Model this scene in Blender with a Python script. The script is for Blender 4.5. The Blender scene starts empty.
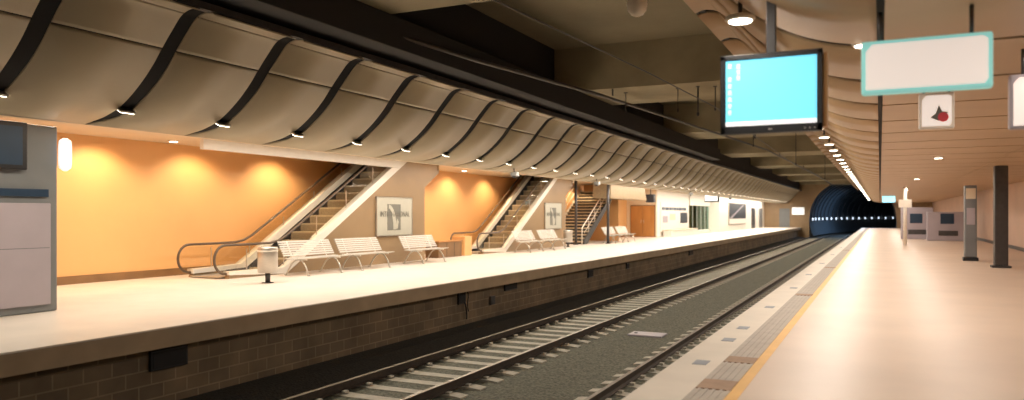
import bpy, bmesh, math, random
from mathutils import Vector, Matrix
random.seed(7)
SC = bpy.context.scene
COL = SC.collection
PI = math.pi

# ---------------------------------------------------------------- materials
def new_mat(name):
    m = bpy.data.materials.new(name); m.use_nodes = True
    nt = m.node_tree
    b = nt.nodes['Principled BSDF']
    return m, nt, b

def mat(name, col, rough=0.6, metal=0.0, var=0.12, scale=6.0, bump=0.0, bscale=40.0, col2=None, stretch=None, spec=None):
    m, nt, b = new_mat(name)
    tc = nt.nodes.new('ShaderNodeTexCoord')
    mp = nt.nodes.new('ShaderNodeMapping')
    nt.links.new(tc.outputs['Object'], mp.inputs['Vector'])
    if stretch: mp.inputs['Scale'].default_value = stretch
    n = nt.nodes.new('ShaderNodeTexNoise'); n.inputs['Scale'].default_value = scale; n.inputs['Detail'].default_value = 5
    nt.links.new(mp.outputs['Vector'], n.inputs['Vector'])
    cr = nt.nodes.new('ShaderNodeValToRGB')
    c2 = col2 if col2 else tuple(c * (1 - var) for c in col)
    cr.color_ramp.elements[0].position = 0.3; cr.color_ramp.elements[0].color = (*c2, 1)
    cr.color_ramp.elements[1].position = 0.7; cr.color_ramp.elements[1].color = (*col, 1)
    nt.links.new(n.outputs['Fac'], cr.inputs['Fac'])
    nt.links.new(cr.outputs['Color'], b.inputs['Base Color'])
    b.inputs['Roughness'].default_value = rough; b.inputs['Metallic'].default_value = metal
    if spec is not None: b.inputs['Specular IOR Level'].default_value = spec
    if bump:
        n2 = nt.nodes.new('ShaderNodeTexNoise'); n2.inputs['Scale'].default_value = bscale; n2.inputs['Detail'].default_value = 4
        nt.links.new(tc.outputs['Object'], n2.inputs['Vector'])
        bp = nt.nodes.new('ShaderNodeBump'); bp.inputs['Strength'].default_value = bump; bp.inputs['Distance'].default_value = 0.03
        nt.links.new(n2.outputs['Fac'], bp.inputs['Height']); nt.links.new(bp.outputs['Normal'], b.inputs['Normal'])
    return m

def emit(name, col, strength):
    m, nt, b = new_mat(name)
    b.inputs['Base Color'].default_value = (*[min(1, c) for c in col], 1)
    b.inputs['Emission Color'].default_value = (*col, 1)
    b.inputs['Emission Strength'].default_value = strength
    return m

def glass_mat(name, tint, alpha):
    m, nt, b = new_mat(name)
    out = nt.nodes['Material Output']
    tr = nt.nodes.new('ShaderNodeBsdfTransparent'); tr.inputs['Color'].default_value = (*tint, 1)
    gl = nt.nodes.new('ShaderNodeBsdfGlossy'); gl.inputs['Roughness'].default_value = 0.05
    mx = nt.nodes.new('ShaderNodeMixShader'); mx.inputs['Fac'].default_value = alpha
    nt.links.new(tr.outputs[0], mx.inputs[1]); nt.links.new(gl.outputs[0], mx.inputs[2])
    nt.links.new(mx.outputs[0], out.inputs['Surface'])
    return m

def brick_mat(name, c1, c2, mortar, axes='yz', bw=0.4, bh=0.2, mortar_w=0.012):
    m, nt, b = new_mat(name)
    tc = nt.nodes.new('ShaderNodeTexCoord')
    sp = nt.nodes.new('ShaderNodeSeparateXYZ'); cb = nt.nodes.new('ShaderNodeCombineXYZ')
    nt.links.new(tc.outputs['Object'], sp.inputs[0])
    nt.links.new(sp.outputs[axes[0].upper()], cb.inputs['X']); nt.links.new(sp.outputs[axes[1].upper()], cb.inputs['Y'])
    br = nt.nodes.new('ShaderNodeTexBrick')
    br.inputs['Color1'].default_value = (*c1, 1); br.inputs['Color2'].default_value = (*c2, 1); br.inputs['Mortar'].default_value = (*mortar, 1)
    br.inputs['Scale'].default_value = 1.0; br.inputs['Brick Width'].default_value = bw; br.inputs['Row Height'].default_value = bh
    br.inputs['Mortar Size'].default_value = mortar_w
    nt.links.new(cb.outputs[0], br.inputs['Vector'])
    n = nt.nodes.new('ShaderNodeTexNoise'); n.inputs['Scale'].default_value = 1.3; n.inputs['Detail'].default_value = 6
    nt.links.new(tc.outputs['Object'], n.inputs['Vector'])
    mr = nt.nodes.new('ShaderNodeMapRange'); mr.inputs['From Min'].default_value = 0.3; mr.inputs['From Max'].default_value = 0.7
    mr.inputs['To Min'].default_value = 0.65; mr.inputs['To Max'].default_value = 1.15
    nt.links.new(n.outputs['Fac'], mr.inputs['Value'])
    mx = nt.nodes.new('ShaderNodeMix'); mx.data_type = 'RGBA'; mx.blend_type = 'MULTIPLY'; mx.inputs[0].default_value = 1
    nt.links.new(br.outputs['Color'], mx.inputs[6]); nt.links.new(mr.outputs[0], mx.inputs[7])
    nt.links.new(mx.outputs[2], b.inputs['Base Color'])
    b.inputs['Roughness'].default_value = 0.85
    bp = nt.nodes.new('ShaderNodeBump'); bp.inputs['Strength'].default_value = 0.4; bp.inputs['Distance'].default_value = 0.01
    nt.links.new(br.outputs['Fac'], bp.inputs['Height']); bp.invert = True
    nt.links.new(bp.outputs['Normal'], b.inputs['Normal'])
    return m

M = {}
M['panel'] = mat('canopy_panel', (0.40, 0.335, 0.225), 0.45, 0, 0.10, 1.2)
M['panel_near'] = mat('canopy_panel_near', (0.52, 0.36, 0.21), 0.45, 0, 0.10, 1.2)
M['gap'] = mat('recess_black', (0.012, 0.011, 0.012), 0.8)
M['soffit'] = mat('soffit_paint', (0.78, 0.66, 0.50), 0.6, 0, 0.06, 2)
M['orange'] = mat('orange_wall', (0.82, 0.45, 0.185), 0.42, 0, 0.10, 0.5)
M['floor'] = mat('platform_floor', (0.82, 0.74, 0.66), 0.38, 0, 0.10, 1.5)
M['floor_near'] = mat('near_platform_floor', (0.74, 0.58, 0.46), 0.42, 0, 0.12, 0.7, bump=0.04, bscale=60)
M['coping'] = mat('platform_coping', (0.72, 0.60, 0.46), 0.6, 0, 0.15, 3)
M['lipface'] = mat('platform_lip_face', (0.46, 0.35, 0.23), 0.7, 0, 0.2, 2)
M['brick'] = brick_mat('platform_blockwork', (0.22, 0.16, 0.095), (0.17, 0.125, 0.08), (0.30, 0.235, 0.15), mortar_w=0.011)
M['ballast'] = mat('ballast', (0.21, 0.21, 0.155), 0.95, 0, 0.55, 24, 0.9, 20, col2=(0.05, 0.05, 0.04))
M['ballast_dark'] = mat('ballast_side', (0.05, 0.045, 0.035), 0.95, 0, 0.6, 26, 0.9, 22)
M['sleeper'] = mat('concrete_sleeper', (0.52, 0.48, 0.40), 0.8, 0, 0.25, 9, 0.2, 50)
M['rail_side'] = mat('rail_rust', (0.06, 0.042, 0.03), 0.7, 0.2, 0.4, 8)
M['rail_top'] = mat('rail_steel', (0.30, 0.25, 0.20), 0.42, 1.0, 0.1, 8)
M['concrete'] = mat('ceiling_concrete', (0.30, 0.26, 0.17), 0.85, 0, 0.3, 0.5, 0.2, 8)
M['concrete2'] = mat('beam_concrete', (0.38, 0.325, 0.21), 0.85, 0, 0.3, 0.8, 0.2, 10)
M['black'] = mat('black_plastic', (0.015, 0.015, 0.018), 0.35, 0, 0.1)
M['rubber'] = mat('black_rubber', (0.10, 0.065, 0.04), 0.4, 0, 0.1)
M['darkmetal'] = mat('dark_metal', (0.09, 0.085, 0.085), 0.45, 0.6, 0.2)
M['steel'] = mat('brushed_steel', (0.62, 0.58, 0.52), 0.32, 0.85, 0.12, 14, stretch=(1, 1, 8))
M['whitemetal'] = mat('white_metal', (0.86, 0.80, 0.70), 0.35, 0, 0.05)
M['cladding'] = mat('beige_cladding', (0.34, 0.225, 0.12), 0.38, 0.0, 0.2, 0.9)
M['bulkhead'] = mat('perforated_beige', (0.33, 0.235, 0.13), 0.6, 0, 0.3, 14)
M['slat'] = mat('bench_slat_paint', (0.60, 0.56, 0.50), 0.4, 0, 0.06)
M['glass'] = glass_mat('clear_glass', (0.96, 0.95, 0.9), 0.06)
M['glass_green'] = glass_mat('green_glass', (0.62, 0.80, 0.74), 0.12)
M['step'] = mat('escalator_step', (0.60, 0.49, 0.34), 0.5, 0.1, 0.2, 12)
M['riser2'] = mat('step_riser_beige', (0.36, 0.28, 0.18), 0.6, 0.1, 0.25, 12)
M['riser'] = mat('escalator_riser', (0.07, 0.05, 0.035), 0.6, 0.1, 0.25, 12)
M['poster'] = mat('poster_board', (0.48, 0.46, 0.38), 0.5, 0, 0.05)
M['postergrey'] = mat('poster_grey', (0.17, 0.165, 0.14), 0.5, 0, 0.08)
M['wood'] = mat('orange_wood', (0.52, 0.24, 0.07), 0.45, 0, 0.3, 2, stretch=(1, 1, 0.3))
M['brown'] = mat('brown_cabinet', (0.24, 0.13, 0.055), 0.5, 0, 0.25, 2)
M['white'] = mat('white_paint', (0.88, 0.83, 0.76), 0.5, 0, 0.04)
M['lilac'] = mat('lilac_panel', (0.46, 0.41, 0.46), 0.4, 0, 0.12, 1.2)
M['greyblue'] = mat('grey_panel', (0.20, 0.21, 0.22), 0.45, 0, 0.1, 2)
M['navy'] = mat('navy_band', (0.012, 0.04, 0.085), 0.4)
M['tactile'] = mat('tactile_grey', (0.50, 0.44, 0.38), 0.7, 0, 0.15, 5)
M['edge'] = mat('edge_strip', (0.80, 0.72, 0.62), 0.5, 0, 0.10, 2)
M['yellow'] = mat('yellow_line', (0.86, 0.50, 0.14), 0.5, 0, 0.12, 3)
M['patch'] = mat('worn_patch', (0.40, 0.26, 0.17), 0.7, 0, 0.2, 6)
M['bluetile'] = mat('blue_grey_tile', (0.34, 0.36, 0.40), 0.6, 0, 0.15, 6)
M['tunnel'] = mat('tunnel_lining', (0.10, 0.125, 0.15), 0.4, 0.1, 0.4, 1.5, 0.3, 3)
M['billboard'] = mat('billboard_navy', (0.03, 0.04, 0.055), 0.35, 0, 0.3, 1.5)
M['redmark'] = mat('red_mark', (0.75, 0.07, 0.10), 0.5)
M['pinkwall'] = mat('near_wall_paint', (0.66, 0.47, 0.36), 0.6, 0, 0.12, 0.8)
M['lamp'] = emit('lamp_glow', (1.0, 0.90, 0.74), 14)
M['lamp_cool'] = emit('tunnel_lamp_glow', (0.72, 0.85, 1.0), 2.5)
M['screen'] = emit('screen_blue', (0.19, 0.76, 0.98), 1.1)
M['screen_white'] = emit('screen_white', (1.0, 1.0, 1.0), 0.95)
M['signlit'] = emit('sign_white', (0.80, 0.72, 0.66), 0.85)
M['signcyan'] = emit('sign_cyan', (0.25, 0.60, 0.56), 0.75)
M['cyan_sign'] = emit('far_sign_cyan', (0.35, 0.85, 1.0), 1.6)
M['office_light'] = emit('office_lamp', (1.0, 0.93, 0.84), 6)

# ---------------------------------------------------------------- mesh builder
class MB:
    def __init__(s): s.bm = bmesh.new()
    def box(s, x0, x1, y0, y1, z0, z1, bevel=0.0, mi=0):
        r = bmesh.ops.create_cube(s.bm, size=1.0)
        vs = r['verts']
        for v in vs:
            v.co = Vector(((x0 + x1) / 2 + v.co.x * (x1 - x0), (y0 + y1) / 2 + v.co.y * (y1 - y0), (z0 + z1) / 2 + v.co.z * (z1 - z0)))
        fs = set(f for v in vs for f in v.link_faces)
        for f in fs: f.material_index = mi
        if bevel:
            es = list(set(e for v in vs for e in v.link_edges))
            bmesh.ops.bevel(s.bm, geom=es, offset=bevel, segments=2, affect='EDGES', profile=0.6)
        return s
    def prism(s, pts, a0, a1, axis='x', mi=0):
        """pts: closed 2D polygon; axis = extrusion axis. x: pts=(y,z); y: pts=(x,z); z: pts=(x,y)"""
        def P(p, a):
            if axis == 'x': return (a, p[0], p[1])
            if axis == 'y': return (p[0], a, p[1])
            return (p[0], p[1], a)
        A = [s.bm.verts.new(P(p, a0)) for p in pts]; B = [s.bm.verts.new(P(p, a1)) for p in pts]
        n = len(pts)
        fs = [s.bm.faces.new(A), s.bm.faces.new(list(reversed(B)))]
        for i in range(n):
            fs.append(s.bm.faces.new((A[i], B[i], B[(i + 1) % n], A[(i + 1) % n])))
        for f in fs: f.material_index = mi
        return s
    def tube(s, pts, r, n=10, closed=False, mi=0, cap=True):
        pts = [Vector(p) for p in pts]; rings = []
        prev = None
        N = len(pts)
        for i, p in enumerate(pts):
            if closed: t = (pts[(i + 1) % N] - pts[i - 1]).normalized()
            elif i == 0: t = (pts[1] - pts[0]).normalized()
            elif i == N - 1: t = (pts[-1] - pts[-2]).normalized()
            else: t = ((pts[i + 1] - p).normalized() + (p - pts[i - 1]).normalized()).normalized()
            if prev is None:
                u = t.orthogonal().normalized()
            else:
                u = (prev - t * prev.dot(t))
                u = u.normalized() if u.length > 1e-6 else t.orthogonal().normalized()
            prev = u; w = t.cross(u)
            rr = r[i] if isinstance(r, (list, tuple)) else r
            rings.append([s.bm.verts.new(p + (u * math.cos(2 * PI * k / n) + w * math.sin(2 * PI * k / n)) * rr) for k in range(n)])
        rng = range(N) if closed else range(N - 1)
        for i in rng:
            a, b = rings[i], rings[(i + 1) % N]
            for k in range(n):
                f = s.bm.faces.new((a[k], a[(k + 1) % n], b[(k + 1) % n], b[k])); f.smooth = True; f.material_index = mi
        if cap and not closed:
            s.bm.faces.new(list(reversed(rings[0]))).material_index = mi; s.bm.faces.new(rings[-1]).material_index = mi
        return s
    def lathe(s, prof, cx=0, cy=0, cz=0, n=24, mi=0):
        """prof: list of (r, z)"""
        rings = []
        for r, z in prof:
            rings.append([s.bm.verts.new((cx + r * math.cos(2 * PI * k / n), cy + r * math.sin(2 * PI * k / n), cz + z)) for k in range(n)])
        for a, b in zip(rings, rings[1:]):
            for k in range(n):
                f = s.bm.faces.new((a[k], a[(k + 1) % n], b[(k + 1) % n], b[k])); f.smooth = True; f.material_index = mi
        s.bm.faces.new(list(reversed(rings[0]))).material_index = mi; s.bm.faces.new(rings[-1]).material_index = mi
        return s
    def strip(s, pts, y0, y1, th, mi=0, smooth=True, gaps=None):
        """curved sheet: profile pts (x,z) extruded along y, thickness th upward/backward along normal"""
        n = len(pts); up = []
        for i in range(n):
            a = Vector(pts[max(i - 1, 0)]); b = Vector(pts[min(i + 1, n - 1)]); t = (b - a).normalized()
            nn = Vector((-t.y, t.x))
            if nn.y < 0: nn = -nn
            up.append((pts[i][0] + nn.x * th, pts[i][1] + nn.y * th))
        poly = list(pts) + list(reversed(up))
        gg = (list(gaps) + list(reversed(gaps))) if gaps else [0] * len(poly)
        A = [s.bm.verts.new((p[0], y0 + g, p[1])) for p, g in zip(poly, gg)]; B = [s.bm.verts.new((p[0], y1 - g, p[1])) for p, g in zip(poly, gg)]
        m = len(poly)
        for i in range(m):
            f = s.bm.faces.new((A[i], B[i], B[(i + 1) % m], A[(i + 1) % m])); f.material_index = mi
            if smooth and i not in (n - 1, m - 1): f.smooth = True
        for i in range(n - 1):
            s.bm.faces.new((A[i], A[i + 1], A[m - 2 - i], A[m - 1 - i])).material_index = mi
            s.bm.faces.new((B[i + 1], B[i], B[m - 1 - i], B[m - 2 - i])).material_index = mi
        return s
    def build(s, name, mats, parent=None, loc=(0, 0, 0), rz=0.0, kind=None):
        bmesh.ops.recalc_face_normals(s.bm, faces=s.bm.faces[:])
        me = bpy.data.meshes.new(name); s.bm.to_mesh(me); s.bm.free()
        for m in (mats if isinstance(mats, (list, tuple)) else [mats]): me.materials.append(m)
        o = bpy.data.objects.new(name, me); COL.objects.link(o)
        o.location = loc; o.rotation_euler = (0, 0, rz)
        if parent: o.parent = parent
        if kind: o['kind'] = kind
        return o

def struct(name, mb, m, **k): return mb.build(name, m, kind='structure', **k)
def tag(o, label, cat, group=None):
    o['label'] = label; o['category'] = cat
    if group: o['group'] = group
    return o
def thing(name, label, cat, loc=(0, 0, 0), rz=0, group=None):
    o = bpy.data.objects.new(name, None); COL.objects.link(o); o.location = loc; o.rotation_euler = (0, 0, rz)
    o.empty_display_size = 0.2
    return tag(o, label, cat, group)
def dup(root, loc, rz=None, label=None, group=None):
    r = root.copy(); COL.objects.link(r); r.location = loc
    if rz is not None: r.rotation_euler = (0, 0, rz)
    if label: r['label'] = label
    if group: r['group'] = group
    for ch in list(root.children):
        c = ch.copy(); COL.objects.link(c); c.parent = r
        for g in list(ch.children):
            d = g.copy(); COL.objects.link(d); d.parent = c
    return r
def text(name, body, size, m, parent, loc, rot, ext=0.002, align='CENTER', sx=1.0):
    cu = bpy.data.curves.new(name, 'FONT'); cu.body = body; cu.size = size; cu.extrude = ext
    cu.align_x = align; cu.align_y = 'CENTER'
    cu.materials.append(m)
    tmp = bpy.data.objects.new(name, cu); me = bpy.data.meshes.new_from_object(tmp); bpy.data.objects.remove(tmp)
    if not me.materials: me.materials.append(m)
    o = bpy.data.objects.new(name, me); COL.objects.link(o); o.location = loc; o.rotation_euler = rot; o.scale = (sx, 1, 1)
    if parent: o.parent = parent
    return o
RX = (PI / 2, 0, PI / 2)      # faces +X
RY = (PI / 2, 0, 0)           # faces -Y

def smooth_path(pts, n=6):
    """Catmull-Rom through 2D/3D points"""
    P = [Vector(p) for p in pts]; out = []
    for i in range(len(P) - 1):
        p0 = P[max(i - 1, 0)]; p1 = P[i]; p2 = P[i + 1]; p3 = P[min(i + 2, len(P) - 1)]
        for k in range(n):
            t = k / n
            out.append(0.5 * ((2 * p1) + (-p0 + p2) * t + (2 * p0 - 5 * p1 + 4 * p2 - p3) * t * t + (-p0 + 3 * p1 - 3 * p2 + p3) * t ** 3))
    out.append(P[-1]); return out

Y0, Y1 = -3.0, 100.0
FX, NX = -8.7, -1.92          # platform edges
FW, NW = -16.0, 5.4           # side walls
BED = -1.27

# ---------------------------------------------------------------- floors
struct('floor', MB().box(FW - .2, FX, Y0, Y1, -0.07, 0), M['floor'])
struct('trim_1', MB().box(FX - .35, FX + .004, Y0, Y1, -0.27, -0.071).box(FX - 0.01, FX + .012, Y0, Y1, -0.27, -0.02), M['lipface'])
struct('floor', MB().box(NX + 0.86, NW + .2, Y0, Y1, -0.3, 0), M['floor_near'])
struct('floor', MB().box(NX, -1.47, Y0, Y1, -0.3, 0.0), M['edge'])
mb = MB().box(-1.47, -1.16, Y0, Y1, -0.3, 0.0)
for i in range(5):                                             # raised tactile bars
    x = -1.44 + i * 0.062
    mb.box(x, x + .03, Y0, Y1, 0.0, 0.006)
struct('trim_2', mb, M['tactile'])
struct('trim_3', MB().box(-1.16, -1.06, Y0, Y1, -0.3, 0.002), M['yellow'])
struct('floor', MB().box(-9.2, NX + .3, Y0, Y1 + 3, BED - .3, BED), M['ballast'])
struct('wall_platform_far', MB().box(-9.25, -9.0, Y0, Y1, BED - .1, -0.27), M['brick'])
struct('wall_platform_near', MB().box(NX + .25, NX + .5, Y0, Y1, BED - .1, -0.3), M['brick'])
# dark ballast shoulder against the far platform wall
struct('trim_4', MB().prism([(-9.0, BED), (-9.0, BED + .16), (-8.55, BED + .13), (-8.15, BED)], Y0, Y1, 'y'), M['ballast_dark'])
# worn coloured tiles in the near platform edge
mb = MB()
for (x, y) in [(-1.66, 9.6), (-1.66, 10.7), (-1.64, 13.3), (-1.62, 17.0), (-1.66, 8.0), (-1.64, 21), (-1.64, 26), (-1.64, 32), (-1.64, 39)]:
    mb.box(x - .07, x + .07, y - .12, y + .12, -0.02, 0.004)
struct('trim_5', mb, M['bluetile'])
mb = MB()
for (x, y, r) in [(-1.31, 8.3, .17), (-1.31, 7.0, .2), (-1.3, 15.6, .17), (-1.3, 24, .17), (-1.3, 36, .17)]:
    mb.box(x - .15, x + .15, y - r, y + r, -0.02, 0.008)
struct('trim_6', mb, M['patch'])

# ---------------------------------------------------------------- tracks
CR = 150.0
def curve_pt(x, t):            # t metres past y=100 along a bend to the right
    a = t / CR
    return (x * math.cos(a) + CR * (1 - math.cos(a)), 100 + (CR - x) * math.sin(a))
def rail(x, label):
    prof = [(-.07, 0), (-.07, .012), (-.012, .035), (-.012, .12), (-.036, .132), (-.036, .168), (.036, .168), (.036, .132), (.012, .12), (.012, .035), (.07, .012), (.07, 0)]
    t = thing('rail', label, 'rail', (x, Y0, BED + .042), 0, 'rails of the two tracks')
    path = [((x, Y0), (1, 0)), ((x, 100), (1, 0))] + [(curve_pt(x, d), (math.cos(d / CR), -math.sin(d / CR))) for d in range(4, 64, 4)]
    for nm, sel, m in (('rail_web', prof, M['rail_side']), ('rail_head', [(-.034, .165), (-.03, .173), (.03, .173), (.034, .165)], M['rail_top'])):
        b = MB(); rings = []
        for (p, n_) in path:
            rings.append([b.bm.verts.new((p[0] + n_[0] * q[0] - x, p[1] + n_[1] * q[0] - Y0, q[1] * .78)) for q in sel])
        k = len(sel)
        for A, B in zip(rings, rings[1:]):
            for i in range(k): b.bm.faces.new((A[i], A[(i + 1) % k], B[(i + 1) % k], B[i]))
        b.bm.faces.new(rings[0]); b.bm.faces.new(rings[-1])
        b.build(nm, m, t)
rail(-7.61, 'steel rail of the far track, next to the dark block wall')
rail(-6.11, 'steel rail of the far track, on the side of the middle gravel')
rail(-3.75, 'steel rail of the near track, beside the middle gravel strip')
rail(-2.25, 'steel rail tucked right under the near platform edge')
def sleeper_mb():
    b = MB()
    pts = [(-1.14, 0), (-1.14, .10), (-.95, .12), (-.5, .09), (.5, .09), (.95, .12), (1.14, .10), (1.14, 0)]
    b.prism([(p[0], p[1] - 0.08) for p in pts], -0.12, 0.12, 'y')
    for s_ in (-.75, .75):
        for d in (-.12, .12): b.box(s_ + d - .035, s_ + d + .035, -.05, .05, .03, .065)
    return b
sl = None
for (cx, lab, grp) in ((-6.86, 'pale concrete sleeper under the two rails of the far track', 'sleepers of the far track'),
                       (-3.0, 'concrete sleeper under the near track, partly hidden by the near platform', 'sleepers of the near track')):
    for k in range(146):
        y = 7.2 + k * 0.62
        if sl is None: sl = sleeper_mb().build('railway_sleeper', M['sleeper']); o = sl
        else: o = sl.copy(); COL.objects.link(o)
        o.location = (cx, y, BED + .0); tag(o, lab, 'sleeper', grp)
# plate between the tracks
b = MB().box(-.4, .4, -.28, .28, 0, .035, .01)
t = thing('cover_plate', 'pale flat plate lying on the gravel between the tracks', 'plate', (-4.87, 17.5, BED))
b.build('plate', M['lilac'], t); MB().box(-.3, -.24, -.05, .05, .036, .05, .004).build('lifting_lug', M['darkmetal'], t)

# ---------------------------------------------------------------- canopies
OFF = smooth_path([(0, 4.38), (.14, 4.42), (.34, 4.36), (.53, 4.17), (.75, 3.92), (.95, 3.68), (1.25, 3.40), (1.64, 3.14), (2.05, 3.00), (2.6, 2.93)], 5)
RIB0, RIBP = 11.79 - 7 * 1.9, 1.9
def prof_between(a, b, sgn, x0):
    pts = [p for p in OFF if a <= p[0] <= b]
    def at(o):
        for p, q in zip(OFF, OFF[1:]):
            if p[0] <= o <= q[0]:
                t = (o - p[0]) / max(1e-9, q[0] - p[0]); return Vector((o, p[1] + (q[1] - p[1]) * t))
        return OFF[-1]
    pts = [at(a)] + [p for p in pts if p[0] > a + 1e-4 and p[0] < b - 1e-4] + [at(b)]
    return [(x0 + sgn * p[0], p[1]) for p in pts]
def gap_at(o):
    ks = [(0, .13), (1.2, .125), (1.9, .11), (2.3, .07), (2.6, .004)]
    for (a, ga), (b, gb) in zip(ks, ks[1:]):
        if o <= b: return ga + (gb - ga) * (o - a) / (b - a)
    return .004
def canopy(x0, sgn, ribs, pm, tn, near=False):
    mb = MB()
    for i in range(len(ribs) - 1):
        ya, yb = ribs[i], ribs[i + 1]
        for (a, b) in ((0, .30), (.312, .742), (.758, 2.345 if near else 2.6)):
            pr = prof_between(a, b, sgn, x0)
            gs = [.085 if near else gap_at(abs(p[0] - x0)) for p in pr]
            mb.strip(pr, ya, yb, .02, gaps=gs)
    struct('ceiling', mb, pm)
    mb = MB(); mb.strip([(p[0], p[1] + .024) for p in prof_between(0.03, 2.55, sgn, x0)], ribs[0], ribs[-1], .02)
    struct('trim_%d' % tn, mb, M['gap'])
    # dark capping rail along the top edge
    xa, xb = sorted((x0 - sgn * .02, x0 + sgn * .12))
    struct('trim_%d' % (tn + 1), MB().box(xa, xb, ribs[0], ribs[-1], 4.42, 4.52), M['darkmetal'])
far_ribs = [RIB0 + k * RIBP for k in range(0, 54)]
far_ribs = [y for y in far_ribs if y < Y1] + [Y1]
near_ribs = [7.3 + (k - 5) * RIBP for k in range(0, 54)]
near_ribs = [y for y in near_ribs if y < Y1] + [Y1]
canopy(-8.6, -1, far_ribs, M['panel'], 7)
canopy(-2.37, 1, near_ribs, M['panel_near'], 9, True)

# flat soffits
OP = [(18.3, 24.0), (31.3, 37.0)]
CZ = 3.3
mb = MB().box(-13.9, -11.2, Y0, Y1, CZ, CZ + .25).box(FW, -15.45, Y0, Y1, CZ, CZ + .25).box(-11.3, -11.2, Y0, Y1, 2.93, CZ)
prev = Y0
for a, b_ in OP: mb.box(-15.45, -13.9, prev, a, CZ, CZ + .25); prev = b_
mb.box(-15.45, -13.9, prev, Y1, CZ, CZ + .25)
struct('ceiling', mb, M['soffit'])
mb = MB()
for i in range(len(near_ribs) - 1):
    mb.box(.03, 2.7, near_ribs[i] + .045, near_ribs[i + 1] - .045, 2.94, 2.96)
    mb.box(2.715, NW, near_ribs[i] + .045, near_ribs[i + 1] - .045, 2.94, 2.96)
struct('ceiling', mb, M['panel_near'])
struct('trim_11', MB().box(-.06, NW, Y0, Y1, 2.975, 3.05), M['gap'])

struct('trim_13', MB().box(-14.0, -13.88, 12.8, 20.8, 3.02, CZ, .01), M['white'])

# ---------------------------------------------------------------- slab and beams over the tracks
struct('ceiling', MB().box(FW, NW, Y0, Y1, 6.5, 6.8), M['concrete'])
for k in range(-1, 7):
    ya = 21.5 + 13 * k
    mb = MB().prism([(-8.85, 6.5), (-8.85, 5.35), (-8.6, 5.2), (-1.6, 5.2), (-1.2, 5.35), (-1.2, 6.5)], ya, ya + 3.3, 'y')
    struct('ceiling_beam', mb, M['concrete2'])
    if k < 1: continue
    mb = MB().box(-8.84, -1.3, ya + 6.4, ya + 7.4, 5.9, 6.5)
    struct('ceiling_beam', mb, M['concrete2'])
struct('wall_shade_far', MB().box(-9.0, -8.85, Y0, Y1, 4.5, 6.5), M['gap'])  # added wall, its black standing in for the unlit void over the canopy
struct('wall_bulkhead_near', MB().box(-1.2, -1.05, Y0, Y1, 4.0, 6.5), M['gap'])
t = thing('shade_box', 'added long black box standing in for shade beside the far canopy top', 'shade box', (-8.45, 0, 4.6))  # added box, painted black in place of shade under the slab
MB().box(-.38, .38, -2.9, 44, 0, .595, .02).build('shade_body', M['gap'], t)
t = thing('ceiling_pipe', 'thin dark pipe running crooked under the concrete beams', 'pipe')
MB().tube([(-8.9, 4, 4.86), (-7.85, 14.9, 4.86), (-7.1, 20.8, 4.9), (-5.46, 43.1, 5.0), (-5.0, 70, 5.0), (-5, 99.9, 5.0)], .045, 8).build('pipe_run', M['darkmetal'], t)
mb_list = []
for (x, y) in [(-7.05, 21.6), (-6.15, 35), (-5.35, 48), (-5.12, 61), (-5.0, 74), (-5, 87)]:
    MB().box(x - .02, x + .02, y - .02, y + .02, 5.0, 5.22).build('pipe_hanger', M['darkmetal'], t)
tag(MB().tube([(-3.9, -2, 3.6), (-3.37, 6.7, 3.6), (-3.06, 11.05, 3.6), (-2.87, 15.1, 3.6), (-3.2, 34, 3.6), (-2.8, 60, 3.6), (-3.0, 99.9, 3.6)], .010, 6).build('contact_wire', M['black']),
    'thin overhead wire strung above the near track', 'wire')
rod = None
for (x, y, z, r) in [(-4.7, 22.2, 4.35, .022), (-5.3, 22.3, 4.5, .012), (-4.25, 22.4, 4.5, .016), (-5.0, 35, 4.5, .02), (-3.1, 22.0, 3.61, .015), (-3.2, 34.5, 3.61, .015), (-2.9, 48.5, 3.61, .015), (-6.9, 22.4, 4.6, .012)]:
    t = thing('hanging_rod', 'thin dark rod hanging from a concrete beam over the tracks', 'rod', (x, y, z), 0, 'rods hanging from the beams')
    MB().tube([(0, 0, 0), (0, 0, 5.2 - z)], r, 8).build('rod', M['darkmetal'], t)
    MB().box(-.05, .05, -.05, .05, 5.18 - z, 5.21 - z).build('base_plate', M['darkmetal'], t)
    MB().tube([(0, 0, 0), (0, 0, .03), (0, 0, .09), (0, 0, .12)], [r * .8, r * 1.9, r * 1.9, r], 10).build('insulator', M['darkmetal'], t)

# ---------------------------------------------------------------- side walls
struct('wall_left', MB().box(FW - .2, FW, Y0, Y1, 0, 6.5), M['orange'])
struct('baseboard_left', MB().box(FW, FW + .03, Y0, Y1, 0, .18), M['brown'])
struct('wall_right', MB().box(NW, NW + .2, Y0, Y1, 0, 3.0), M['pinkwall'])
struct('baseboard_right', MB().box(NW - .03, NW, Y0, Y1, 0, .15), M['darkmetal'])

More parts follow.
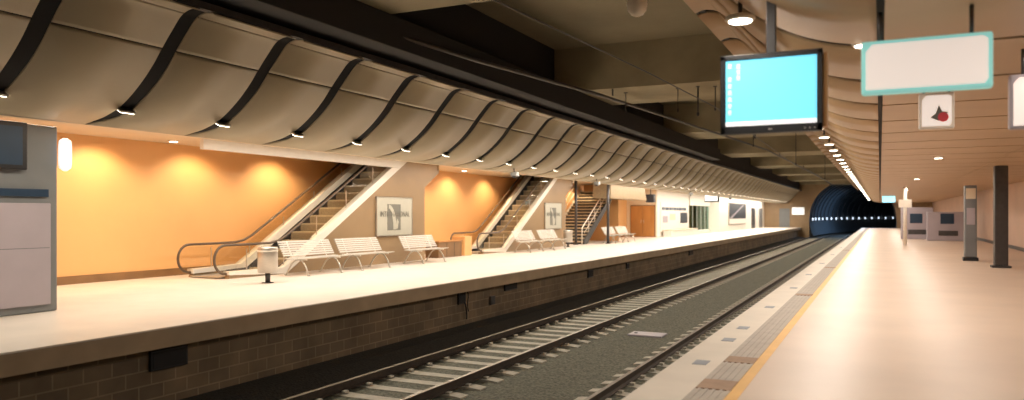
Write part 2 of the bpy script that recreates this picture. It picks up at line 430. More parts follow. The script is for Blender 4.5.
# ---------------------------------------------------------------- lights row
def lamp_far(y):
    pass
rect = None
for k, y in enumerate(far_ribs[:-1]):
    if y < 0: continue
    if rect is None:
        t = thing('ceiling_light', '', 'light', (0, 0, 0))
        MB().box(-.06, .06, -.13, .13, 0, .035, .008).build('housing', M['steel'], t)
        MB().box(-.045, .045, -.115, .115, -.008, .004).build('diffuser', M['lamp'], t)
        rect = t
    else: t = dup(rect, (0, 0, 0))
    t.location = (-10.27, y, 3.075); t.rotation_euler = (0, .5, 0)
    tag(t, 'small white light at the foot of a black rib of the far curved ceiling', 'light', 'lights along the far curved ceiling')
disc = None
for k, y in enumerate(near_ribs[:-1]):
    if y < 5: continue
    if disc is None:
        t = thing('round_ceiling_light', '', 'light')
        MB().lathe([(.10, .03), (.125, .02), (.13, -.01), (.11, -.02), (.10, -.02)], n=24).build('rim', M['whitemetal'], t)
        MB().lathe([(.098, -.03), (.098, -.012)], n=24).build('lens', M['lamp'], t)
        MB().tube([(0, 0, .03), (0, 0, .2)], .02, 8).build('stem', M['darkmetal'], t)
        disc = t
    else: t = dup(disc, (0, 0, 0))
    t.location = (-1.12, y - .25, 3.26)
    tag(t, 'round white light in the row over the near platform edge', 'light', 'round lights over the near platform edge')
t = thing('round_ceiling_light', 'small white light on the dark ceiling seam just left of the big blank sign', 'light', (-.12, 7.3, 2.99))
MB().lathe([(.10, .04), (.11, .02), (.10, -.01), (.08, -.015)], n=24).build('rim', M['whitemetal'], t)
MB().lathe([(.078, -.02), (.078, -.006)], n=24).build('lens', M['lamp'], t)
dl = None
for (x, y, lab) in [(-15.3, 13.2, 'downlight above the start of the first escalator, nearest the bin'), (-15.3, 8.6, 'downlight close to the orange wall beside the lilac column'),
                    (-15.0, 27.0, 'downlight in the ceiling before the second escalator'), (-14.9, 38.6, None), (-14.9, 47, None),
                    (1.3, 21.7, 'single downlight glowing in the near platform ceiling'), (1.3, 34, None), (1.3, 48, None)]:
    if dl is None:
        t = thing('downlight', '', 'light')
        MB().lathe([(.09, .0), (.12, -.004), (.125, -.02), (.10, -.024)], n=20).build('rim', M['whitemetal'], t)
        MB().lathe([(.09, -.03), (.09, -.015)], n=20).build('lens', M['lamp'], t)
        dl = t
    else: t = dup(dl, (0, 0, 0))
    t.location = (x, y, CZ if x < 0 else 2.94)
    if lab: tag(t, lab, 'light')
    elif x < 0: tag(t, 'downlight in the flat ceiling beyond the second escalator', 'light', 'downlights beyond the second escalator')
    else: tag(t, 'tiny distant downlight in the near platform ceiling', 'light', 'far downlights of the near platform')

def area(name, loc, sx, sy, power, col, rot=(0, 0, 0)):
    l = bpy.data.lights.new(name, 'AREA'); l.shape = 'RECTANGLE'; l.size = sx; l.size_y = sy; l.energy = power; l.color = col
    o = bpy.data.objects.new(name, l); COL.objects.link(o); o.location = loc; o.rotation_euler = rot
    return o
def spot(name, loc, power, col, ang, tgt, blend=.6, rad=.08):
    l = bpy.data.lights.new(name, 'SPOT'); l.energy = power; l.color = col; l.spot_size = ang; l.spot_blend = blend; l.shadow_soft_size = rad
    o = bpy.data.objects.new(name, l); COL.objects.link(o); o.location = loc
    d = Vector(tgt) - Vector(loc); o.rotation_euler = d.to_track_quat('-Z', 'Y').to_euler()
    return o
WARM3 = (1.0, .90, .78); WARM = (1.0, .88, .70); WARM2 = (1.0, .74, .45); NEUT = (1.0, .93, .84)
for k in range(10):
    yc = 5 + k * 9.8
    area('lamp_row_far', (-10.2, yc, 3.02), .12, 9.6, 190 if k == 0 else 270 if k < 4 else 340, WARM)
    area('lamp_row_inner', (-12.4, yc, 3.25), .12, 9.6, 190 if k == 0 else 280, NEUT)
    area('lamp_row_near', (-1.12, yc, 3.2), .12, 9.6, 120 if k == 0 else 230, WARM3)
    area('lamp_row_near_inner', (1.3, yc, 2.9), .12, 9.6, 60 if k == 0 else 115, WARM3)
for (y, p) in [(6.3, 60), (9.2, 90), (11.6, 110), (14.3, 90), (17.2, 110), (24.6, 140), (27.4, 110), (30.6, 110), (37.6, 90), (41, 90), (46, 110)]:
    zz = 3.22 if not any(a < y < b_ for a, b_ in OP) else 3.7
    spot('wall_washer', (-15.0, y, zz), p * 2.0, WARM2, math.radians(125), (-16.0, y, .8))

# ---------------------------------------------------------------- escalators
SL = math.tan(math.radians(30))
def escalator(yo, label, full):
    e = thing('escalator', label, 'escalator', (-14.6, yo, 0))
    def zd(y): return .10 if y < 2.36 else .10 + (y - 2.36) * SL
    YE = 10.0
    # cladding: near side skin, far side skin, core below the steps, solid underneath
    side = [(.45, 0), (.5, .1), (2.36, .1), (YE, zd(YE)), (YE, zd(YE) - 1.5), (9.1, 2.5), (9.1, 0)]
    MB().prism(side, .52, .66, 'x').build('side_cladding', M['cladding'], e)
    MB().prism(side, -.66, -.52, 'x').build('side_cladding', M['cladding'], e)
    core = [(.55, 0), (.55, .02), (2.5, .02), (YE - .02, zd(YE) - .34), (YE - .02, zd(YE) - 1.45), (9.05, 2.45), (9.05, 0)]
    MB().prism(core, -.52, .52, 'x').build('truss', M['brown'], e)
    MB().box(-.5, .5, .35, 1.5, .021, .05, .01).build('comb_plate', M['steel'], e)
    # steps
    st = None
    for k in range(19):
        y = 2.3 + k * .4; z = .055 + k * .4 * SL
        if y + .4 > YE: break
        if st is None:
            b = MB(); b.box(-.5, .5, 0, .42, .2, .235, mi=0); b.box(-.5, .5, 0.0, .03, -.02, .2, mi=1)
            for i in range(12): b.box(-.48 + i * .08, -.45 + i * .08, 0, .40, .235, .243, mi=0)
            st = b.build('step', [M['step'], M['riser2']], e)
            o = st
        else:
            o = st.copy(); COL.objects.link(o); o.parent = e
        o.location = (0, y, z - .17)
    # bright deck trims
    for x in (-.59, .59):
        if x > 0:
            poly = [(.45, .09), (.45, .17), (2.30, .17), (YE, zd(YE) + .13), (YE, zd(YE) - .15), (2.4, -.0)]
        else:
            poly = [(.45, .09), (.45, .2), (2.0, .24), (YE, zd(YE) + .44), (YE, zd(YE) + .2), (2.2, .12)]
        MB().prism(poly, x - .10, x + .10, 'x').build('deck', M['whitemetal'], e)
    for x in (-.508, .508):
        up = .22 if x < 0 else .0
        poly = [(1.5, .04), (1.5, .12), (2.2, .14), (YE, zd(YE) + up), (YE, zd(YE) - .3), (2.4, -.0)]
        MB().prism(poly, x - .02, x + .02, 'x').build('skirt', M['black'], e)
    # glass balustrades + handrails
    for x in (-.59, .59):
        n = 12; arc = [(.42 - .30 * math.sin(PI * k / n), .45 - .30 * math.cos(PI * k / n)) for k in range(n + 1)]
        poly = arc + [(2.25, .75), (YE, zd(YE) + .66), (YE, zd(YE) + .1), (2.36, .15)]
        MB().prism(poly, x - .006, x + .006, 'x').build('glass_panel', M['glass'], e)
        path = [(.95, .13), (.6, .12)] + [(.42 - .34 * math.sin(PI * k / n), .46 - .34 * math.cos(PI * k / n)) for k in range(n + 1)] + [(1.2, .80), (1.9, .81), (2.2, .86), (2.5, .98)]
        path += [(YE, .98 + (YE - 2.5) * SL)]
        MB().tube([(x, p[0], p[1]) for p in path], .032, 10).build('handrail', M['rubber'], e)
    for x in (-.59, .59):
        b = MB()
        for k in range(7):
            y = 1.1 + k * 1.3
            b.box(x - .012, x + .012, y - .008, y + .008, zd(y) + .05, zd(y) + .6)
        b.build('panel_joint', M['steel'], e)
    return e
escalator(13.15, 'long escalator with pale decks rising behind the front pair of slatted benches', True)
escalator(26.15, 'second escalator rising between the orange recess and the further poster', True)
# skirting strips and side wall seams of enclosures are part of the building
for yo in (13.15, 26.15):
    struct('wall_escalator', MB().prism([(9.1 + yo, 0), (9.1 + yo, 2.5), (10.05 + yo, 3.05), (10.05 + yo, CZ), (10.12 + yo, CZ), (10.12 + yo, 3.0), (9.18 + yo, 2.45), (9.18 + yo, 0)], -15.99, -13.94, 'x'), M['cladding'])

def poster(y, label):
    t = thing('poster', label, 'poster', (-13.93, y, .88))
    MB().box(0, .05, 0, 1.95, 0, 1.18, .012).build('board', M['poster'], t)
    b = MB(); pts = [(.55, .16), (1.28, .16), (1.28, .98), (.55, .98)]
    b.prism(pts, .051, .056, 'x'); b.build('emblem_ground', M['postergrey'], t)
    arc = [(.74 + .34 * math.sin(PI * k / 14 * .55), .2 + .74 * k / 14) for k in range(15)]
    arc2 = [(.66 + .16 * math.sin(PI * k / 14 * .55), .2 + .74 * k / 14) for k in range(15)]
    poly = [(.98 - .34 * (1 - math.cos(PI / 2 * k / 14)) + .0, .18 + .76 * math.sin(PI / 2 * k / 14)) for k in range(15)]
    c = MB()
    outer = [(.62 + .42 * math.cos(a), .18 + .78 * math.sin(a)) for a in [PI / 2 * k / 16 for k in range(17)]]
    inner = [(.62 + .24 * math.cos(a), .18 + .66 * math.sin(a)) for a in [PI / 2 * k / 16 for k in range(17)]]
    c.prism(outer + inner[::-1], .057, .061, 'x')
    c.build('emblem_arc', M['poster'], t)
    c = MB(); c.prism([(1.02, .2), (1.1, .2), (1.16, .42), (1.1, .52), (1.04, .45)], .057, .061, 'x')
    c.build('emblem_figure', M['poster'], t)
    text('lettering', 'INTERNATIONAL', .245, M['postergrey'], t, (.062, .97, .66), RX, sx=.86)
    fr = MB(); fr.box(0, .058, -.02, 0, -.02, 1.2).box(0, .058, 1.95, 1.97, -.02, 1.2).box(0, .058, -.02, 1.97, 1.18, 1.2).box(0, .058, -.02, 1.97, -.02, 0)
    fr.build('frame', M['steel'], t)
    return t
poster(19.5, 'square station name poster on the beige wall behind the front benches')
poster(32.65, 'smaller looking station name poster by the second escalator, near the dark stairs')

# ---------------------------------------------------------------- benches
def bench(loc, label, group=None):
    t = thing('bench', label, 'bench', loc, 0, group)
    L = 1.95
    for i in range(7):                                          # seat slats, seat faces +x
        x = .08 + i * .065; z = .43 + .012 * math.cos(i)
        o = MB().box(x, x + .048, 0, L, z - .012, z + .012, .005).build('seat_slat', M['slat'], t)
    for i in range(7):
        z = .49 + i * .055; x = .045 - .030 * i
        MB().prism([(x, z), (x + .022, z + .003), (x + .006, z + .043), (x - .016, z + .040)], 0, L, 'y').build('back_slat', M['slat'], t)
    for y in (.32, L - .32):
        b = MB()
        arch = smooth_path([(.56, y, .0), (.50, y, .20), (.38, y, .36), (.24, y, .405), (.08, y, .33), (-.05, y, .16), (-.14, y, 0)], 5)
        b.tube(arch, .021, 8)
        b.tube([(-.14, y, .012), (-.19, y, .012)], .02, 8); b.tube([(.56, y, .012), (.61, y, .012)], .02, 8)
        b.build('leg', M['steel'], t)
        MB().tube(smooth_path([(.52, y, .405), (.3, y, .408), (.10, y, .43), (.03, y, .5), (-.14, y, .86)], 4), .016, 8).build('support_bar', M['whitemetal'], t)
    return t
b1 = bench((-13.35, 14.75, 0), 'white slatted bench beside the silver bin, nearest of all benches')
def bn(x, y, lab): return dup(b1, (x, y, 0), 0, lab)
bn(-13.35, 16.95, 'white slatted bench in front of the name poster, joined to the nearest bench')
bn(-13.3, 20.0, 'white slatted bench standing alone by the orange recess')
bn(-13.3, 28.1, 'white slatted bench at the foot of the second escalator')
bn(-13.3, 30.6, 'white slatted bench below the further poster, beside the second bin')
bn(-13.3, 39.2, 'slatted bench in front of the dark staircase')
bn(-13.3, 41.5, 'furthest slatted bench, left of the orange double door')

def bin_(loc, label):
    t = thing('litter_bin', label, 'bin', loc)
    MB().lathe([(.205, 0), (.22, .01), (.22, .53), (.215, .56), (.20, .575), (.185, .575), (.18, .5), (.18, .04)], cz=.23, n=28).build('drum', M['steel'], t)
    MB().lathe([(.223, 0), (.226, .004), (.226, .026), (.223, .03)], cz=.70, n=28).build('band', M['whitemetal'], t)
    MB().tube([(0, 0, 0), (0, 0, .24)], .055, 12).build('post', M['darkmetal'], t)
    MB().lathe([(.13, 0), (.13, .012), (.06, .02)], n=20).build('base', M['darkmetal'], t)
    return t
bA = bin_((-12.35, 13.2, 0), 'round silver bin on a short post in front of the first escalator')
dup(bA, (-13.3, 34.0, 0), 0, 'round silver bin on a post beside the dark staircase')

# ---------------------------------------------------------------- recess between the escalators
t = thing('low_cabinet', 'low brown panelled cabinet in front of the orange recess', 'cabinet', (-14.2, 23.35, 0))
MB().box(-.35, .2, 0, 1.65, 0, .55, .01).build('body', M['brown'], t)
MB().box(-.38, .23, -.03, 1.68, .55, .59, .008).build('top', M['wood'], t)
for y in (.56, 1.1): MB().box(.2, .206, y - .008, y + .008, .03, .52).build('panel_joint', M['black'], t)
struct('wall_pier', MB().box(-14.5, -13.95, 25.15, 25.7, 0, .72, .015), M['orange'])

# ---------------------------------------------------------------- staircase
t = thing('staircase', 'dark staircase with light nosings climbing behind the far benches', 'stairs', (-14.8, 37.6, 0))
NST = 17
stp = None
for k in range(NST):
    if stp is None:
        b = MB(); b.box(-.95, .95, 0, .34, .13, .165, mi=0); b.box(-.95, .95, -.012, .02, .10, .167, mi=0); b.box(-.95, .95, .3, .33, -.02, .13, mi=1)
        b.box(-.95, .95, .02, .05, -.03, .12, mi=1)
        stp = b.build('tread', [M['step'], M['black']], t); o = stp
    else: o = stp.copy(); COL.objects.link(o); o.parent = t
    o.location = (0, k * .29, k * .17)
for x in (-1.0, 1.0):
    MB().prism([(-.1, 0), (-.1, .22), (NST * .29, NST * .17 + .1), (NST * .29, NST * .17 - .25), (.35, 0)], x - .03, x + .03, 'x').build('stringer', M['darkmetal'] if x > 0 else M['whitemetal'], t)
for x in (-1.0, 1.0):
    b = MB(); b.tube([(x, -.35, .0), (x, -.35, .85), (x, -.1, .98), (x, NST * .29, NST * .17 + .9)], .026, 8)
    b.build('handrail', M['whitemetal'], t)
    b = MB(); b.tube([(x, 0, .6), (x, NST * .29, NST * .17 + .5)], .016, 8)
    for k in range(1, 6): b.tube([(x, k * .95 - .3, (k * .95 - .3) * .586 + .15), (x, k * .95 - .3, (k * .95 - .3) * .586 + 1.0)], .016, 8)
    b.build('balusters', M['whitemetal'], t)
struct('wall_stair_back', MB().box(-15.9, -13.75, 43.2, 43.3, 0, CZ), M['orange'])
p0 = thing('steel_post', 'dark slim post standing at the foot of the staircase', 'post', (-14.0, 36.9, 0))
MB().tube([(0, 0, 0), (0, 0, CZ)], .07, 12).build('shaft', M['darkmetal'], p0); MB().lathe([(.14, 0), (.14, .02), (.08, .03)], n=16).build('foot', M['darkmetal'], p0)
dup(p0, (-13.0, 39.05, 0), 0, 'dark slim post holding the beige bulkhead beside the far bench')
struct('wall_bulkhead_beige', MB().prism([(39.2, 2.42), (46.2, 2.42), (45.6, CZ), (39.2, CZ)], -13.9, -12.9, 'x'), M['bulkhead'])
t = thing('loudspeaker', 'dark box loudspeaker at the end of the beige bulkhead', 'speaker', (-12.85, 46.9, 2.3))
MB().box(-.25, .25, -.2, .3, 0, .5, .03).build('case', M['black'], t); MB().tube([(0, 0, .5), (0, 0, 1.0)], .03, 8).build('bracket', M['darkmetal'], t)

# ---------------------------------------------------------------- door wall, offices
struct('wall_door', MB().box(-16, -13.9, 52.2, 52.4, 0, CZ), M['soffit'])
d = thing('door_1', 'orange wooden double door at the end of the bench area', 'door', (-14.85, 52.2, 0)); d['kind'] = 'structure'
MB().box(-.88, .88, -.05, 0, 0, 2.2).build('door_frame', M['brown'], d)
for s_ in (-1, 1):
    x0, x1 = sorted((s_ * .01, s_ * .82)); lf = MB().box(x0, x1, -.09, -.05, .02, 2.14, .008).build('door_leaf', M['wood'], d)
    MB().tube([(s_ * .09, -.13, .95), (s_ * .09, -.13, 1.2)], .014, 8).build('door_handle', M['steel'], lf)
struct('wall_office', MB().box(-14.1, -13.9, 52.4, 62.2, 0, CZ), M['white'])
t = thing('information_board', 'white board with a dark title line and small dark pictures', 'board', (-13.9, 53.2, .35))
MB().box(0, .06, 0, 8.6, 0, 2.1, .01).build('board', M['white'], t)
b = MB(); y = .3
for w in (.5, .3, .9, .7, .4, .8, .6, .9, .5, .7):
    b.box(.061, .066, y, y + w, 1.52, 1.72); y += w + .12
    if y > 8: break
b.build('title_line', M['navy'], t)
MB().box(.061, .07, .5, 1.9, .62, 1.1).build('picture', M['lilac'], t)
MB().box(.061, .07, 2.5, 4.2, .8, 1.25).build('picture', M['soffit'], t)
MB().box(.061, .08, 5.8, 8.1, .55, 1.35).build('picture', M['billboard'], t)
t = thing('service_counter', 'long low pale counter under the information board', 'counter', (-13.46, 53.5, 0))
MB().box(-.3, .3, 0, 8.5, 0, .42, .01).build('body', M['white'], t); MB().box(-.34, .34, -.05, 8.55, .42, .47, .01).build('top', M['soffit'], t)
# glazed office
struct('wall_glass_header', MB().box(-14.1, -13.8, 62.2, 70.5, 2.3, CZ), M['white'])
struct('wall_glass_base', MB().box(-14.1, -13.85, 62.2, 70.5, 0, .25), M['white'])
for i in range(5):
    y = 62.3 + i * 1.64
    wn = MB().box(-14.02, -13.96, y, y + .1, .25, 2.3).box(-14.02, -13.96, y + 1.54, y + 1.64, .25, 2.3).build('window_%d' % (i + 1), M['steel'], kind='structure')
    MB().box(-14.0, -13.98, y + .1, y + 1.54, .25, 2.3).build('pane', M['glass_green'], wn)
struct('wall_office_back', MB().box(-15.95, -15.85, 52.4, 71, 0, CZ), M['white'])
area('tunnel_fill', (-2.4, 112, 5.2), 1.0, 16, 1500, (.45, .68, 1.0))  # added unseen cool fill that lifts the dark tunnel lining
area('office_lamp', (-15.0, 66, 2.85), 1.0, 7.5, 260, NEUT)
t = thing('hanging_sign', 'small lit white sign hanging before the glazed office', 'sign', (-11.5, 59.3, 2.5))
MB().box(-.55, .55, -.08, .08, 0, .75, .02).build('case', M['black'], t); MB().box(-.50, .42, -.09, -.08, .1, .68).build('face', M['screen_white'], t)
MB().tube([(0, 0, .75), (0, 0, .80)], .03, 8).build('stem', M['darkmetal'], t)
# white end walls and billboard
struct('wall_white', MB().box(-13.4, -13.0, 70.5, Y1, 0, CZ), M['white'])
struct('wall_white_return', MB().box(-14.1, -13.4, 70.5, 70.7, 0, CZ), M['white'])
t = thing('billboard', 'dark billboard with a pale slanting streak on the white wall', 'billboard', (-13.0, 74.8, .55))
MB().box(0, .1, 0, 10.2, 0, 2.2, .02).build('frame', M['steel'], t); MB().box(.1, .115, .2, 10.0, .62, 2.1).build('picture', M['billboard'], t)
MB().box(.1, .115, .2, 10.0, .1, .6).build('caption_band', M['white'], t)
MB().prism([(.5, .7), (1.6, .7), (8.6, 2.0), (7.9, 2.0)], .116, .122, 'x').build('streak', M['lilac'], t)
for i, y in enumerate((89.5, 95.5)):
    dd = MB().box(-13.05, -12.96, y, y + 2.6, 0, 2.3).build('door_%d' % (i + 2), M['greyblue'] if i else M['billboard'], kind='structure')
# end wall around the tunnel mouth
TC, TR, TZ = -3.0, 4.75, 1.0
def arch_pts(n=28, r=TR, legs=True):
    p = [(TC + r * math.cos(PI * k / n), TZ + r * math.sin(PI * k / n)) for k in range(n + 1)]
    return p
out = MB()
A = arch_pts()
top = 6.8
# wall as quads between arch and outer rectangle
for (p, q) in zip(A, A[1:]):
    for yy in (Y1, ):
        vs = [out.bm.verts.new((p[0], yy, p[1])), out.bm.verts.new((q[0], yy, q[1])), out.bm.verts.new((q[0], yy, top)), out.bm.verts.new((p[0], yy, top))]
        out.bm.faces.new(vs)
        vs = [out.bm.verts.new((p[0], yy, p[1])), out.bm.verts.new((q[0], yy, q[1])), out.bm.verts.new((q[0], yy + .6, q[1])), out.bm.verts.new((p[0], yy + .6, p[1]))]
        out.bm.faces.new(vs)
out.box(TC + TR, NW + .2, Y1, Y1 + .6, BED - .1, top)
out.box(FW - .2, TC - TR, Y1, Y1 + .6, BED - .1, top)
struct('wall_end', out, M['cladding'])
dd = MB().box(-11.2, -10.0, Y1 - .08, Y1, 0, 2.3).build('door_4', M['greyblue'], kind='structure')
t = thing('lit_sign', 'small bright white sign on the end wall by the tunnel', 'sign', (-9.0, Y1, 1.5))
MB().box(-.75, .75, -.12, 0, 0, 1.0, .02).build('case', M['steel'], t); MB().box(-.68, .68, -.13, -.12, .08, .92).build('face', M['screen_white'], t)
# tunnel
mb = MB(); rings = []
for d_ in range(0, 84, 3):
    a = d_ / CR; rr = TR * (1.0 if (d_ // 3) % 2 == 0 else 1.0)
    ring = []
    for k in range(-4, 33):
        an = PI * k / 28
        x = TC + rr * math.cos(an); z = TZ + rr * math.sin(an)
        cx, cy = curve_pt(x, d_); ring.append(mb.bm.verts.new((cx, cy + .01, z)))
    rings.append(ring)
for A_, B_ in zip(rings, rings[1:]):
    for k in range(len(A_) - 1):
        f = mb.bm.faces.new((A_[k], A_[k + 1], B_[k + 1], B_[k])); f.smooth = True
struct('wall_tunnel', mb, M['tunnel'])
mb = MB()
for d_ in range(2, 70, 3):                                   # lining ribs
    pts = []
    for k in range(0, 29):
        an = PI * k / 28; x = TC + (TR - .06) * math.cos(an); z = TZ + (TR - .06) * math.sin(an)
        c_ = curve_pt(x, d_); pts.append((c_[0], c_[1], z))
    mb.tube(pts, .07, 6)
struct('trim_12', mb, M['darkmetal'])
mb = MB(); rings = []
for d_ in range(0, 84, 4):
    rings.append([mb.bm.verts.new((*curve_pt(x, d_), BED - .01)) for x in (TC - TR + .2, TC + TR - .2)])
for A_, B_ in zip(rings, rings[1:]): mb.bm.faces.new((A_[0], A_[1], B_[1], B_[0]))
struct('floor', mb, M['ballast_dark'])
tl = None
for k in range(16):
    d_ = 1.5 + k * 3.4 + k * k * .0
    a = d_ / CR; x, y = curve_pt(TC - TR + .22, d_)
    if tl is None:
        t = thing('tunnel_lamp', '', 'light')
        MB().box(0, .12, -.13, .13, .1, .42, .04).build('lens', M['lamp_cool'], t)
        MB().box(-.1, 0, -.22, .22, -.05, .55).build('backplate', M['darkmetal'], t)
        tl = t
    else: t = dup(tl, (0, 0, 0))
    t.location = (x, y, .75); t.rotation_euler = (0, 0, -a)
    tag(t, 'small whitish light low on the curving dark tunnel wall', 'light', 'lights along the tunnel wall')

# ---------------------------------------------------------------- things on the far block wall
def recess(y, z, w, h, label, kindname='wall_box', m='black'):
    t = thing(kindname, label, 'box', (-9.0, y, z))
    MB().box(0, .05, 0, w, 0, h, .006).build('case', M[m], t)
    MB().box(.05, .056, .03, w - .03, .03, h - .03).build('cover', M['gap'] if m == 'black' else M['darkmetal'], t)
    return t
recess(7.35, -.62, .62, .28, 'dark vent low on the block wall at the far left')
t = recess(15.85, -.60, .34, .34, 'black box with dangling cables on the block wall straight below the orange recess')
MB().tube(smooth_path([(.05, .28, .05), (.08, .3, -.1), (.06, .36, -.25), (.07, .34, -.38)], 4), .018, 6).build('cable', M['black'], t)
MB().tube(smooth_path([(.05, .36, .34), (.07, .42, .2), (.06, .4, -.05), (.07, .44, -.2)], 4), .014, 6).build('cable', M['black'], t)
recess(17.5, -.78, .26, .22, 'small grey square box low on the block wall', m='darkmetal')
recess(18.35, -.50, .75, .22, 'wide black slot right under the platform lip')
recess(24.8, -.62, .5, .26, 'black square opening in the wall right below the dark stairs')
recess(29.2, -.6, .36, .24, 'small black opening further along the block wall')
recess(40.2, -.6, .9, .26, 'black opening in the distant block wall')

# ---------------------------------------------------------------- cameras under the far canopy
def cam_fixture(y, label):
    t = thing('security_camera', label, 'camera', (-10.62, y, 2.96), 0, None)
    MB().tube([(0, 0, .12), (0, 0, -.0), (.02, 0, -.08)], .02, 8).build('bracket', M['darkmetal'], t)
    MB().box(-.10, .12, -.07, .15, -.2, -.06, .03).build('housing', M['greyblue'], t)
    MB().lathe([(.05, -.24), (.07, -.2), (.07, -.18)], cx=.0, cy=.0, n=16).build('dome', M['black'], t)
    return t
c0 = cam_fixture(22.4, 'grey security camera under the far canopy above the second escalator')
dup(c0, (-10.62, 30.4, 2.96), 0, 'security camera under the far canopy above the dark staircase')
dup(c0, (-10.62, 48.0, 2.96), 0, 'security camera under the far canopy above the white information wall')
dup(c0, (-10.62, 62.0, 2.96), 0, 'distant security camera above the hanging white sign')

# ---------------------------------------------------------------- lilac column unit at far left
t = thing('information_column', 'lilac and grey column unit standing at the left end of the far platform', 'column', (-12.3, 5.4, 0))
MB().box(-.25, .5, -1.5, 2.55, 0, 2.92, .03).build('body', M['greyblue'], t)
MB().box(.5, .53, -1.4, 2.42, .12, 1.70, .01).build('panel', M['lilac'], t)
MB().box(.5, .545, -1.45, 2.38, 1.80, 1.92, .006).build('band', M['navy'], t)
MB().box(.5, .532, -1.4, 2.4, 1.0, 1.012).build('panel_joint', M['greyblue'], t)
t = thing('wall_screen', 'dark screen mounted high on the lilac column unit', 'screen', (-11.78, 5.85, 2.2))
MB().box(0, .1, -.6, 1.55, 0, .72, .02).build('case', M['black'], t); MB().box(.1, .105, -.52, 1.47, .07, .65).build('display', M['navy'], t)
t = thing('wall_lamp', 'glowing upright white lamp on the edge of the lilac column unit', 'lamp', (-11.72, 8.02, 2.22))
MB().lathe([(.03, 0), (.085, .05), (.095, .15), (.095, .38), (.085, .48), (.03, .52)], n=18).build('shade', M['screen_white'], t)
MB().box(-.1, .0, -.03, .03, .2, .3).build('bracket', M['darkmetal'], t)

# ---------------------------------------------------------------- big hanging monitor
t = thing('hanging_monitor', 'large black framed screen with a bright blue desktop hanging over the near platform', 'monitor', (-.76, 6.2, 2.15))
W, H = .375, .615
MB().box(-W, W, .0, .075, 0, H, .012).box(-W + .03, W - .03, .075, .14, .04, H - .04, .01).build('case', M['black'], t)
b = MB(); bz = .042
b.box(-W, W, -.018, .0, H - bz, H, .006).box(-W, W, -.018, .0, 0, bz + .02, .006).box(-W, -W + bz, -.018, .0, 0, H, .006).box(W - bz, W, -.018, .0, 0, H, .006)
b.build('bezel', M['black'], t)
sc_ = MB().box(-W + bz, W - bz, -.008, -.002, bz + .02, H - bz).build('display', M['screen'], t)
MB().box(-W + bz, W - bz, -.011, -.0085, bz + .02, bz + .052).build('taskbar', M['screen_white'], sc_)
b = MB()
rnd = random.Random(3)
def icon(x, z):
    b.box(x - .011, x + .011, -.011, -.0085, z, z + .02)
    w = .010 + rnd.random() * .008; b.box(x - w, x + w, -.011, -.0085, z - .012, z - .006)
for k in range(8):
    if k == 1: continue
    icon(-W + bz + .03, H - bz - .045 - k * .052)
for k in range(3): icon(-W + bz + .095, H - bz - .05 - k * .045)
b.build('desktop_icon', M['screen_white'], sc_)
MB().box(-.014, .014, -.020, -.017, .022, .032).build('badge', M['steel'], t)
b = MB()
for k in range(3): b.box(W - .13 + k * .035, W - .12 + k * .035, -.02, -.017, .02, .028)
b.build('button', M['steel'], t)
MB().box(W + .0, W + .03, .01, .13, .03, H - .03).build('side_cover', M['wood'], t)
MB().box(-.035, .035, .03, .09, H, 1.32, .006).build('pole', M['darkmetal'], t)
MB().box(-.10, .10, .0, .12, 1.30, 1.33, .005).build('mount_plate', M['darkmetal'], t)

# ---------------------------------------------------------------- signs over the near platform
def lit_sign(name, x0, x1, y, z0, z1, label, edge, face, rods=True, depth=.1):
    t = thing(name, label, 'sign', ((x0 + x1) / 2, y, z0)); w = (x1 - x0) / 2; h = z1 - z0
    MB().box(-w, w, 0, depth, 0, h, .02).build('case', M[edge], t)
    MB().prism([(-w + .03, .03), (w - .05, .03), (w - .03, .06), (w - .03, h - .05), (w - .06, h - .03), (-w + .07, h - .03), (-w + .03, h - .08)], -.012, .001, 'y').build('face', M[face], t)
    if rods:
        for s_ in (-.7, .7): MB().tube([(s_ * w, depth / 2, h), (s_ * w, depth / 2, 2.95 - z0)], .014, 8).build('hanger', M['darkmetal'], t)
    return t
lit_sign('hanging_sign', -.12, .68, 6.0, 2.37, 2.745, 'large blank lit sign with pale turquoise edge over the near platform', 'signcyan', 'signlit')
t = lit_sign('hanging_sign', .37, .70, 9.2, 2.42, 2.80, 'small square white sign with a red mark, hanging below the large blank one', 'white', 'signlit')
MB().lathe([(.05, 0), (.05, .004)], n=20).build('red_dot', M['redmark'], t)
rd = t.children[-1]; rd.rotation_euler = (PI / 2, 0, 0); rd.location = (.06, -.013, .12)
MB().prism([(-.06, .12), (-.01, .16), (.02, .25), (.05, .18), (.11, .17), (.04, .12), (.02, .08)], -.016, -.0125, 'y').build('red_mark', M['postergrey'], t)
lit_sign('hanging_sign', 1.0, 1.7, 7.8, 2.25, 2.72, 'white lit sign cut by the right edge of the picture', 'lilac', 'signlit')
lit_sign('hanging_sign', .15, 1.0, 63.0, 2.45, 2.9, 'tiny bright cyan sign at the far end of the near platform', 'cyan_sign', 'cyan_sign')

t = thing('dome_camera', 'pale rounded camera dome hanging at the top of the picture', 'camera', (-2.5, 8.55, 3.78))
MB().lathe([(.02, 0), (.07, .02), (.105, .07), (.115, .14), (.115, .3), (.10, .34)], n=24).build('housing', M['whitemetal'], t)
MB().tube([(0, 0, .33), (0, 0, .72)], .03, 8).build('stem', M['darkmetal'], t)

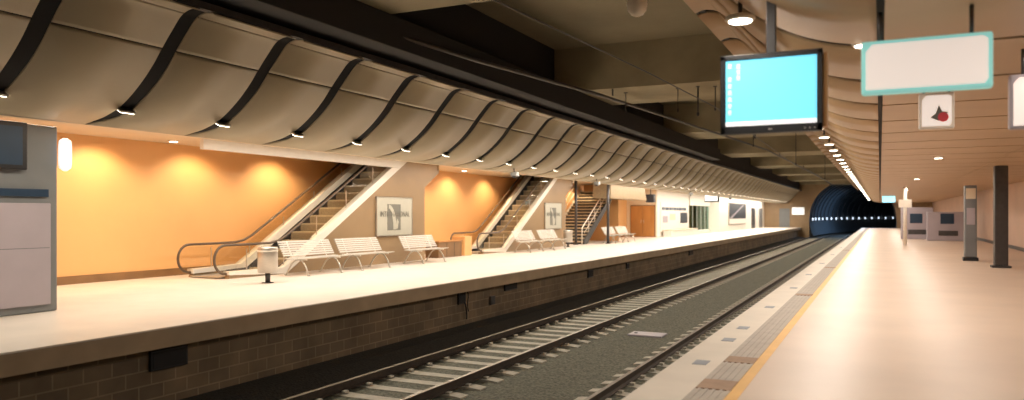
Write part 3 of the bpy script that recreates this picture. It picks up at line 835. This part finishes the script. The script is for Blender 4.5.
# ---------------------------------------------------------------- things on the near platform, right
t = thing('help_point', 'tall dark grey help point machine standing on the near platform', 'machine', (2.7, 29.6, 0))
MB().box(-.22, .22, -.2, .2, 0, .12, .02).build('plinth', M['black'], t)
MB().box(-.18, .18, -.16, .16, .12, 2.5, .04).build('body', M['greyblue'], t)
MB().box(-.12, .12, -.175, -.16, 1.2, 1.75, .01).build('screen', M['lilac'], t)
MB().box(-.14, .14, -.175, -.16, 2.05, 2.4, .01).build('sign_face', M['soffit'], t)
p0 = thing('steel_column', 'dark square column right of the help point machine', 'column', (3.15, 26.2, 0))
MB().box(-.17, .17, -.17, .17, 0, 2.94, .03).build('shaft', M['darkmetal'], p0); MB().box(-.24, .24, -.24, .24, 0, .06, .01).build('foot', M['darkmetal'], p0)
dup(p0, (3.0, 17.2, 0), 0, 'dark square column cut by the right edge of the picture')
for (x, y, w, h, lab) in [(2.1, 55, .9, 2.0, 'grey white ticket machine with a dark screen on the distant near platform'), (3.6, 52, 1.1, 1.7, 'second pale machine right of the one with the dark screen')]:
    t = thing('ticket_machine', lab, 'machine', (x, y, 0))
    MB().box(-w, w, -.35, .35, 0, h, .05).build('body', M['lilac'], t)
    MB().box(-.4, .3, -.37, -.35, 1.0, 1.6, .01).build('screen', M['navy'], t)
    MB().box(-.5, .5, -.37, -.35, .3, .6, .01).build('tray', M['darkmetal'], t)
t = thing('white_post', 'slim white post near the far end of the near platform', 'post', (1.15, 44, 0))
MB().tube([(0, 0, 0), (0, 0, 2.94)], .09, 12).build('shaft', M['whitemetal'], t); MB().box(-.3, .3, -.1, .1, 1.9, 2.3, .02).build('panel', M['whitemetal'], t)
t = thing('platform_seat', 'reddish seat against the wall behind the dark columns', 'seat', (4.9, 31, 0))
MB().box(-.25, .25, -.9, .9, .38, .46, .02).build('seat', M['wood'], t); MB().box(.2, .28, -.9, .9, .46, .95, .02).build('backrest', M['wood'], t)
for y in (-.7, .7): MB().box(-.2, .2, y - .03, y + .03, 0, .38).build('leg', M['darkmetal'], t)

# ---------------------------------------------------------------- world, camera, view
w = bpy.data.worlds.new('world'); SC.world = w; w.use_nodes = True
w.node_tree.nodes['Background'].inputs['Color'].default_value = (0.02, 0.018, 0.015, 1)
w.node_tree.nodes['Background'].inputs['Strength'].default_value = 1.0

cam = bpy.data.cameras.new('camera'); co = bpy.data.objects.new('camera', cam); COL.objects.link(co)
cam.sensor_width = 36; cam.lens = 771 / 1024 * 36
co.location = (0, 0, 1.518); co.rotation_euler = (PI / 2, 0, math.atan(368 / 771))
cam.shift_y = 15 / 1024
cam.clip_end = 400
cam.dof.use_dof = True; cam.dof.focus_distance = 14.0
cam.dof.aperture_fstop = (cam.lens / 1000) / .03
SC.camera = co
SC.view_settings.view_transform = 'Standard'; SC.view_settings.look = 'None'
SC.view_settings.exposure = -0.35; SC.view_settings.gamma = 1.0; SC.view_settings.use_curve_mapping = False
SC.cycles.max_bounces = 7; SC.cycles.diffuse_bounces = 4; SC.cycles.transparent_max_bounces = 12
SC.cycles.use_denoising = True; SC.cycles.caustics_reflective = False; SC.cycles.caustics_refractive = False
SC.cycles.sample_clamp_indirect = 4.0
